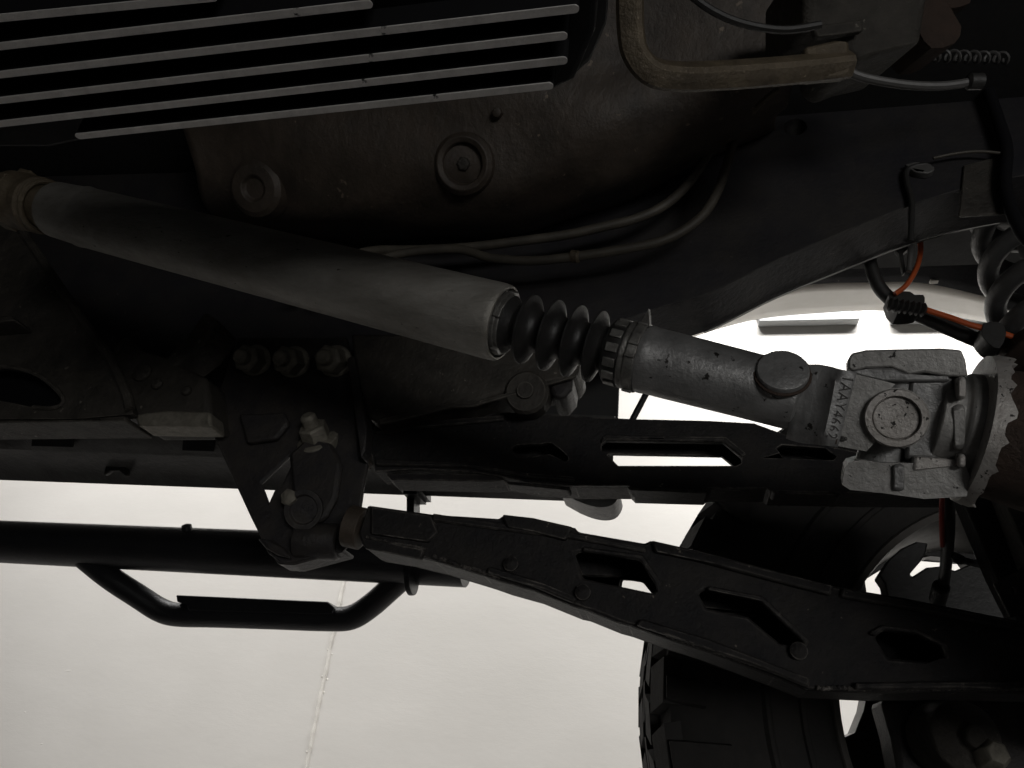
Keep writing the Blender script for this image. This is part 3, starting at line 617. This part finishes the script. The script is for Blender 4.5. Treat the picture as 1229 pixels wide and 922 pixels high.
mb = MB(); mb.prism(polyY([(1152, 590), (1196, 585), (1229, 652), (1290, 780), (1240, 780), (1196, 694)], .80), (0, .03, 0)); obj('sway_bar_link', mb, M['frame'], veh, 'dark flat link slanting down at the right edge', bevel=.004)
mb = MB(); mb.prism(polyY([(1200, 585), (1260, 585), (1280, 700), (1245, 700)], .76), (0, .03, 0)); obj('axle_bracket', mb, M['greybrown'], veh, 'grey brown axle bracket at the right edge', bevel=.004)
h = [(1216 + 3.2 * math.cos(a * math.pi / 4), 709 + 5 * math.sin(a * math.pi / 4)) for a in range(8)]
mb = MB(); mb.prism(polyY([(1193, 701), (1229, 680), (1262, 668), (1275, 722), (1213, 741)], .74), (0, .004, 0), [polyY(h, .74)]); obj('tab_plate', mb, M['greybrown'], veh, 'small grey steel tab with a single hole', bevel=.001)

# brake hose and sensor wire at the wheel
mb = MB(); mb.tube([atd(1138, 592, .66), atd(1138, 640, .70), atd(1134, 690, .78), atd(1126, 740, .86)], .0055, 12, 5)
bh = obj('brake_hose', mb, M['rubber'], veh, 'black brake hose hanging below the pinion yoke')
mb = MB(); mb.lathe(atd(1130, 703, .79), (atd(1121, 736, .83) - atd(1130, 703, .79)), [(0, .007), (.002, .0085), (.03, .0085), (.032, .006)], 16); obj('hose_fitting', mb, M['rubber'], bh, bevel=.001)
mb = MB(); mb.tube([atd(1131, 592, .65), atd(1130, 620, .67), atd(1131, 655, .71)], .0022, 8, 4); obj('red_wire', mb, M['red'], bh)
mb = MB(); mb.tube([atd(1140, 664, .73), atd(1150, 671, .74), atd(1165, 675, .76), atd(1190, 682, .78)], lambda t: .0022 + .003 * (1 if .2 < t < .45 else .45), 10, 5); obj('sensor_wire', mb, M['rubber'], bh)

# ------------------------------------------------------------------ coil spring
mb = MB(); path = []
tc_, bc_ = atY(1238, 236, .93), atY(1290, 425, .90)
turns = 4.6; nn = 150
axs = (bc_ - tc_).normalized(); e0 = (RIGHT - axs * RIGHT.dot(axs)).normalized(); g0 = axs.cross(e0)
for i in range(nn):
    t = i / (nn - 1); a = 2 * math.pi * turns * t + 2.5
    path.append(tc_ + (bc_ - tc_) * t + (e0 * math.cos(a) + g0 * math.sin(a)) * .070)
mb.tube(path, .0130, 14, 1); obj('coil_spring', mb, M['spring'], veh, 'grey coated coil spring at the right edge')
mb = MB(); mb.lathe(tc_, axs, [(-.05, .03), (.16, .03), (.162, .0)], 24); obj('bump_stop', mb, M['rubber'], veh, 'black bump stop inside the coil spring')
mb = MB(); mb.lathe(bc_, axs, [(-.004, .03), (-.004, .08), (.014, .08), (.02, .05), (.06, .045)], 36); obj('spring_perch', mb, M['rust'], veh, 'rust dark spring seat under the coil spring', bevel=.002)

# ------------------------------------------------------------------ fender
def strip(name, A, ya, B, yb, m, lab=None, parent=None, solid=.004, sub=6):
    A, B = sp2(A, sub), sp2(B, sub)
    R = []
    for t in [i / 4 for i in range(5)]:
        R.append([atY(*a, ya).lerp(atY(*b, yb), t) for a, b in zip(A, B)])
    mb = MB(); mb.grid(R); return obj(name, mb, m, parent or veh, lab, solid=solid)
c1 = [(800, 412), (880, 366), (963, 342), (1048, 338), (1117, 340), (1229, 368), (1330, 405)]
c2 = [(800, 424), (829, 405), (911, 382), (1014, 373), (1072, 373), (1185, 386), (1330, 425)]
c0 = [(800, 380), (880, 345), (963, 312), (1048, 303), (1117, 302), (1229, 310), (1330, 330)]
cn = [(800, 330), (880, 300), (963, 270), (1048, 260), (1117, 258), (1229, 262), (1330, 280)]
fe = strip('fender', c1, 1.19, c2, 1.40, M['white'], 'off white wheel arch lip above the tyre')
lin = strip('fender_liner', c0, 1.10, c1, 1.188, M['liner'], 'black plastic wheel arch liner inside the fender')
strip('inner_fender', cn, .98, c0, 1.098, M['sill'], 'grey inner fender sheet above the liner')
for px, py in [(1011, 334), (1125, 337)]:
    c = atY(px, py, 1.178); mb = MB(); mb.box(c, (.012, 0, 0), (0, .006, 0), (0, 0, .003)); obj('clip', mb, M['white'], lin, bevel=.002)
c = atY(1123, 356, 1.29); mb = MB(); mb.lathe(c + V((0, 0, .004)), (0, -.3, -1), [(0, .003), (.006, .003), (.007, .001)], 10); obj('screw', mb, M['rubber'], fe)

# ------------------------------------------------------------------ wiring by the fender
mb = MB(); hpts = [(1042, 296), (1046, 322), (1056, 346), (1075, 364), (1098, 376), (1130, 390), (1165, 405), (1200, 418), (1245, 430)]
mb.tube([atY(*p, .88 + i * .004) for i, p in enumerate(hpts)], lambda t: .0085 + .0015 * t, 14, 5)
wh = obj('wiring_loom', mb, M['rubber'], veh, 'black corrugated wiring loom slanting below the fender lip')
mb = MB(); mb.tube([atY(*p, .86) for p in [(1103, 280), (1105, 300), (1100, 322), (1088, 342), (1074, 353)]], .0032, 10, 5); obj('orange_wire', mb, M['orange'], wh)
mb = MB(); mb.tube([atY(*p, .875) for p in [(1096, 366), (1115, 373), (1140, 381), (1165, 390), (1195, 398), (1240, 412)]], .0036, 10, 5); obj('orange_wire', mb, M['orange'], wh)
def lump(name, pts, y, th, m, par, bev=.003):
    mb = MB(); mb.prism(polyY(pts, y), (0, th, 0)); return obj(name, mb, m, par, bevel=bev, seg=3)
lump('cable_clip', sp2([(1066, 354), (1080, 350), (1092, 350), (1098, 354), (1108, 354), (1110, 362), (1104, 372), (1090, 374), (1078, 374), (1070, 366)], 2), .865, .03, M['rubber'], wh)
lump('cable_clip', sp2([(1180, 388), (1190, 386), (1202, 388), (1208, 400), (1200, 418), (1186, 412), (1178, 402)], 2), .87, .03, M['rubber'], wh)
for k in range(7):
    t = k / 6; c = atY(1068 + 40 * t, 366 + 6 * t, .863); mb = MB(); mb.lathe(c, (.9, .1, -.2), [(-.003, .006), (0, .0095), (.003, .006)], 12); obj('loom_ridge', mb, M['rubber'], wh)
lump('pin', [(1075, 293), (1090, 291), (1090, 299), (1084, 304), (1087, 326), (1084, 328), (1079, 304), (1075, 300)], .85, .008, M['rubber'], wh, .001)
mb = MB(); mb.tube([atY(1094, 284, .84), atY(1091, 326, .845)], .0033, 10, 1); obj('metal_pin', mb, M['grey'], wh)
mb = MB(); mb.tube([atY(*p, .748) for p in [(1112, 198), (1098, 200), (1088, 206), (1089, 222), (1094, 240), (1094, 262), (1093, 290)]], .0035, 10, 5)
fw = obj('frame_wire', mb, M['rubber'], veh, 'thin black wire clipped to the frame rail')
lump('wire_clip', sp2([(1086, 197), (1100, 194), (1118, 197), (1122, 204), (1112, 208), (1098, 206)], 2), .745, .01, M['grey'], fw)
mb = MB(); mb.tube([atY(*p, .74) for p in [(1120, 190), (1150, 184), (1180, 182), (1215, 186)]], .0018, 8, 4); obj('wire_tail', mb, M['hose'], fw)
mb = MB(); mb.tube([atY(*p, .74) for p in [(1186, 110), (1198, 145), (1208, 180), (1206, 220), (1215, 255), (1235, 290), (1260, 300)]], .0070, 14, 5); obj('vent_hose', mb, M['liner'], veh, 'black hose hanging at the upper right edge')
mb = MB(); mb.prism(polyY([(1156, 200), (1204, 188), (1219, 250), (1214, 258), (1150, 262)], .754), (0, -.003, 0)); obj('frame_patch', mb, M['greybrown'], veh, 'dusty grey patch plate on the frame rail', bevel=.003)

# ------------------------------------------------------------------ transmission: finned pan, brown housing, bar, cables
ZP = CZ + .30
fins = [((-60, 28), (260, -3), 9.5), ((-60, 63), (447, 5), 9.5), ((-60, 97), (695, 10.5), 9.2), ((-60, 128), (681, 43), 8.6), ((-60, 156), (681, 72.5), 8.2), ((91, 164.5), (664, 103), 7.6)]
mb = MB()
c4 = [atZ(*p, ZP + .014) for p in [(-80, -60), (724, -60), (714, 40), (690, 96), (665, 108), (100, 170), (60, 178), (-80, 178)]]
mb.prism(c4, (0, 0, .07)); pan = obj('transmission_pan', mb, M['pan'], veh, 'black finned transmission pan with bright machined fin edges', bevel=.003)
mb = MB(); mb.prism([atZ(*p, ZP + .03) for p in [(690, -60), (735, -60), (728, 30), (708, 75), (680, 100)]], (0, 0, .012)); obj('pan_flange', mb, M['under'], pan, bevel=.002)
for (a, b_, wpx) in fins:
    A, B = atZ(*a, ZP), atZ(*b_, ZP); d = (B - A).normalized(); nrm = V((-d.y, d.x, 0))
    m_ = (a[0] + b_[0]) / 2, (a[1] + b_[1]) / 2
    hw = abs((atZ(m_[0], m_[1] + wpx / 2, ZP) - atZ(m_[0], m_[1] - wpx / 2, ZP)).dot(nrm)) / 2
    pts = []
    for k in range(9): an = -math.pi / 2 + math.pi * k / 8; pts.append(B + d * (math.cos(an) * hw - hw) + nrm * math.sin(an) * hw)
    for k in range(9): an = math.pi / 2 + math.pi * k / 8; pts.append(A + d * (math.cos(an) * hw + hw) + nrm * math.sin(an) * hw)
    mb = MB(); mb.mi = 0; mb.prism([p + V((0, 0, .0008)) for p in pts], (0, 0, .02)); mb.mi = 1; mb.prism(pts, (0, 0, .0006))
    obj('fin', mb, [M['pan'], M['fin']], pan)

ctl = [([(200, 40), (330, 40), (480, 30), (600, 20), (720, -30), (850, -60), (1000, -80)], .50),
       ([(205, 110), (330, 110), (480, 100), (600, 92), (720, 60), (850, 30), (1000, 10)], .545),
       ([(222, 160), (330, 160), (480, 150), (600, 140), (720, 120), (850, 95), (960, 75)], .57),
       ([(236, 205), (330, 208), (480, 205), (600, 195), (720, 172), (840, 135), (950, 105)], .60),
       ([(245, 240), (330, 248), (480, 250), (600, 240), (720, 212), (830, 170), (942, 128)], .64),
       ([(262, 262), (340, 272), (480, 276), (600, 268), (715, 240), (820, 195), (930, 142)], .69),
       ([(270, 268), (350, 282), (480, 290), (600, 282), (715, 255), (820, 208), (930, 150)], .76)]
rows = []
C3 = [[atY(*p, y) for p in spline_p] for spline_p, y in ctl]
C3 = [spline(r, 8) for r in C3]
cols = [spline(list(c), 6) for c in zip(*C3)]
rows = [list(r) for r in zip(*cols)]
for j, r in enumerate(rows):
    for i, p in enumerate(r):
        p.z += .004 * math.sin(i * .55 + j * .2) * math.sin(j * .31); p.y += .003 * math.sin(i * .33 - j * .4)
mb = MB(); mb.grid(rows); hs = obj('transmission_housing', mb, M['brown'], veh, 'brown stained bulging transmission housing beside the finned pan', solid=.004, angle=70)
def onY(px, py, y): return atY(px, py, y)
c = onY(300, 226, .60); n = V((0, -.75, -.65)).normalized()
mb = MB(); mb.lathe(c - n * .008, n, [(-.02, .038), (-.004, .034), (.001, .028), (.002, .016), (-.003, .012), (-.003, 0)], 36); obj('boss', mb, M['brown'], hs, bevel=.001)
c = onY(552, 196, .585)
mb = MB(); mb.lathe(c - n * .006, n, [(-.02, .036), (-.006, .034), (-.001, .029), (-.003, .023), (-.018, .019), (-.018, 0)], 36); obj('drain_recess', mb, M['brown'], hs, bevel=.001)
mb = MB(); mb.lathe(c, n, [(-.026, .008), (-.012, .008), (-.010, .006)], 6); obj('drain_plug', mb, M['greybrown'], hs, bevel=.001)
for (px, py, y) in [(598, 136, .566)]:
    c = onY(px, py, y) + n * .006; mb = MB(); mb.lathe(c, n, [(-.01, .006), (.003, .006), (.004, .004)], 6); obj('bolt_head', mb, M['brown'], hs, bevel=.0008)
mb = MB(); mb.tube([atY(*p, .58) for p in [(905, 132), (920, 118), (934, 108)]], .003, 8, 3); obj('casting_rib', mb, M['tan'], hs)

# bent steel bar
mb = MB(); mb.tube([atd(*p, d) for p, d in [((757, -60), .50), ((756, -10), .51), ((757, 35), .52), ((763, 65), .525), ((782, 86), .53), ((812, 92), .535), ((860, 91), .545), ((920, 87), .555), ((975, 82), .565), ((1018, 77), .57)]], .0093, 16, 6, square=True)
sb = obj('bent_steel_bar', mb, M['tan'], veh, 'tan stained square bar bent in an L beside the finned pan')
mb = MB(); mb.prism([atd(*p, .562) for p in [(966, 56), (1000, 48), (1020, 50), (1022, 88), (1014, 92), (968, 96)]], FWD * .012); obj('bar_end_plate', mb, M['tan'], sb, bevel=.003)
# beige box and rusty lumps behind it
mb = MB(); mb.prism([atd(*p, .62) for p in [(965, -60), (1130, -60), (1114, 0), (1106, 52), (1062, 62), (1032, 74), (1014, 60), (1010, 40), (965, 34)]], FWD * .10); tb_ = obj('gearbox_bracket', mb, M['greybrown'], veh, 'beige grey cast bracket at the top of the picture', bevel=.006, seg=3)
mb = MB(); mb.prism([atd(*p, .616) for p in [(970, 36), (1030, 28), (1032, 42), (1010, 46), (975, 50)]], FWD * -.008); obj('bracket_rib', mb, M['greybrown'], tb_, bevel=.002)
mb = MB(); mb.prism([atd(*p, .70) for p in sp2([(1112, -40), (1170, -40), (1164, 4), (1142, 10), (1154, 32), (1146, 52), (1118, 58), (1104, 40)], 2)], FWD * .06); obj('exhaust_flange', mb, M['rust'], veh, 'rusty brown flange at the top right', bevel=.006)
mb = MB(); pts = []; A, B = atd(1090, 66, .74), atd(1210, 70, .80)
dd = (B - A).normalized(); e = dd.orthogonal().normalized(); g_ = dd.cross(e)
for i in range(10 * 12 + 1):
    a = 2 * math.pi * i / 12; pts.append(A + (B - A) * (i / 120) + (e * math.cos(a) + g_ * math.sin(a)) * .0055)
mb.tube(pts, .0016, 6, 1); obj('return_spring', mb, M['grey'], veh, 'small grey tension spring near the top right corner')
mb = MB(); mb.tube([atd(*p, .60) for p in [(1012, 82), (1030, 91), (1060, 98), (1100, 103), (1135, 103), (1168, 98)]], .0036, 10, 5)
cb = obj('control_cable', mb, M['grey'], veh, 'grey control cable running right from the bent bar')
mb = MB(); mb.lathe(atd(1160, 98, .60), RIGHT, [(0, .004), (.002, .0065), (.012, .0065), (.014, .003)], 12); obj('cable_end', mb, M['rubber'], cb)
mb = MB(); mb.tube([atd(*p, .56) for p in [(812, -20), (850, 10), (890, 28), (940, 36), (985, 30)]], .003, 8, 5); obj('thin_cable', mb, M['rubber'], veh, 'thin black cable above the bent bar')

# two lines curving down beside the housing
mb = MB(); mb.tube([atY(*p, .70) for p in [(930, 110), (905, 130), (884, 140), (868, 156), (850, 185), (828, 218), (800, 245), (765, 262), (725, 272), (680, 282), (620, 290), (560, 297), (500, 300), (440, 302), (390, 322), (350, 350)]], .0058, 12, 5); obj('fuel_line', mb, M['hose'], veh, 'upper of two dusty lines curving beside the brown housing')
mb = MB(); mb.tube([atY(*p, .69) for p in [(896, 130), (884, 150), (876, 185), (862, 228), (840, 262), (800, 287), (750, 299), (690, 308), (640, 313), (590, 310), (555, 300), (520, 300), (470, 307), (420, 325), (380, 350)]], .0056, 12, 5)
fl = obj('fuel_line', mb, M['hose'], veh, 'lower of two dusty lines curving beside the brown housing')
mb = MB(); mb.lathe(atY(690, 308, .69), (-.9, .1, .25), [(-.006, .006), (-.004, .0075), (.004, .0075), (.006, .006)], 12); obj('line_clip', mb, M['tan'], fl)
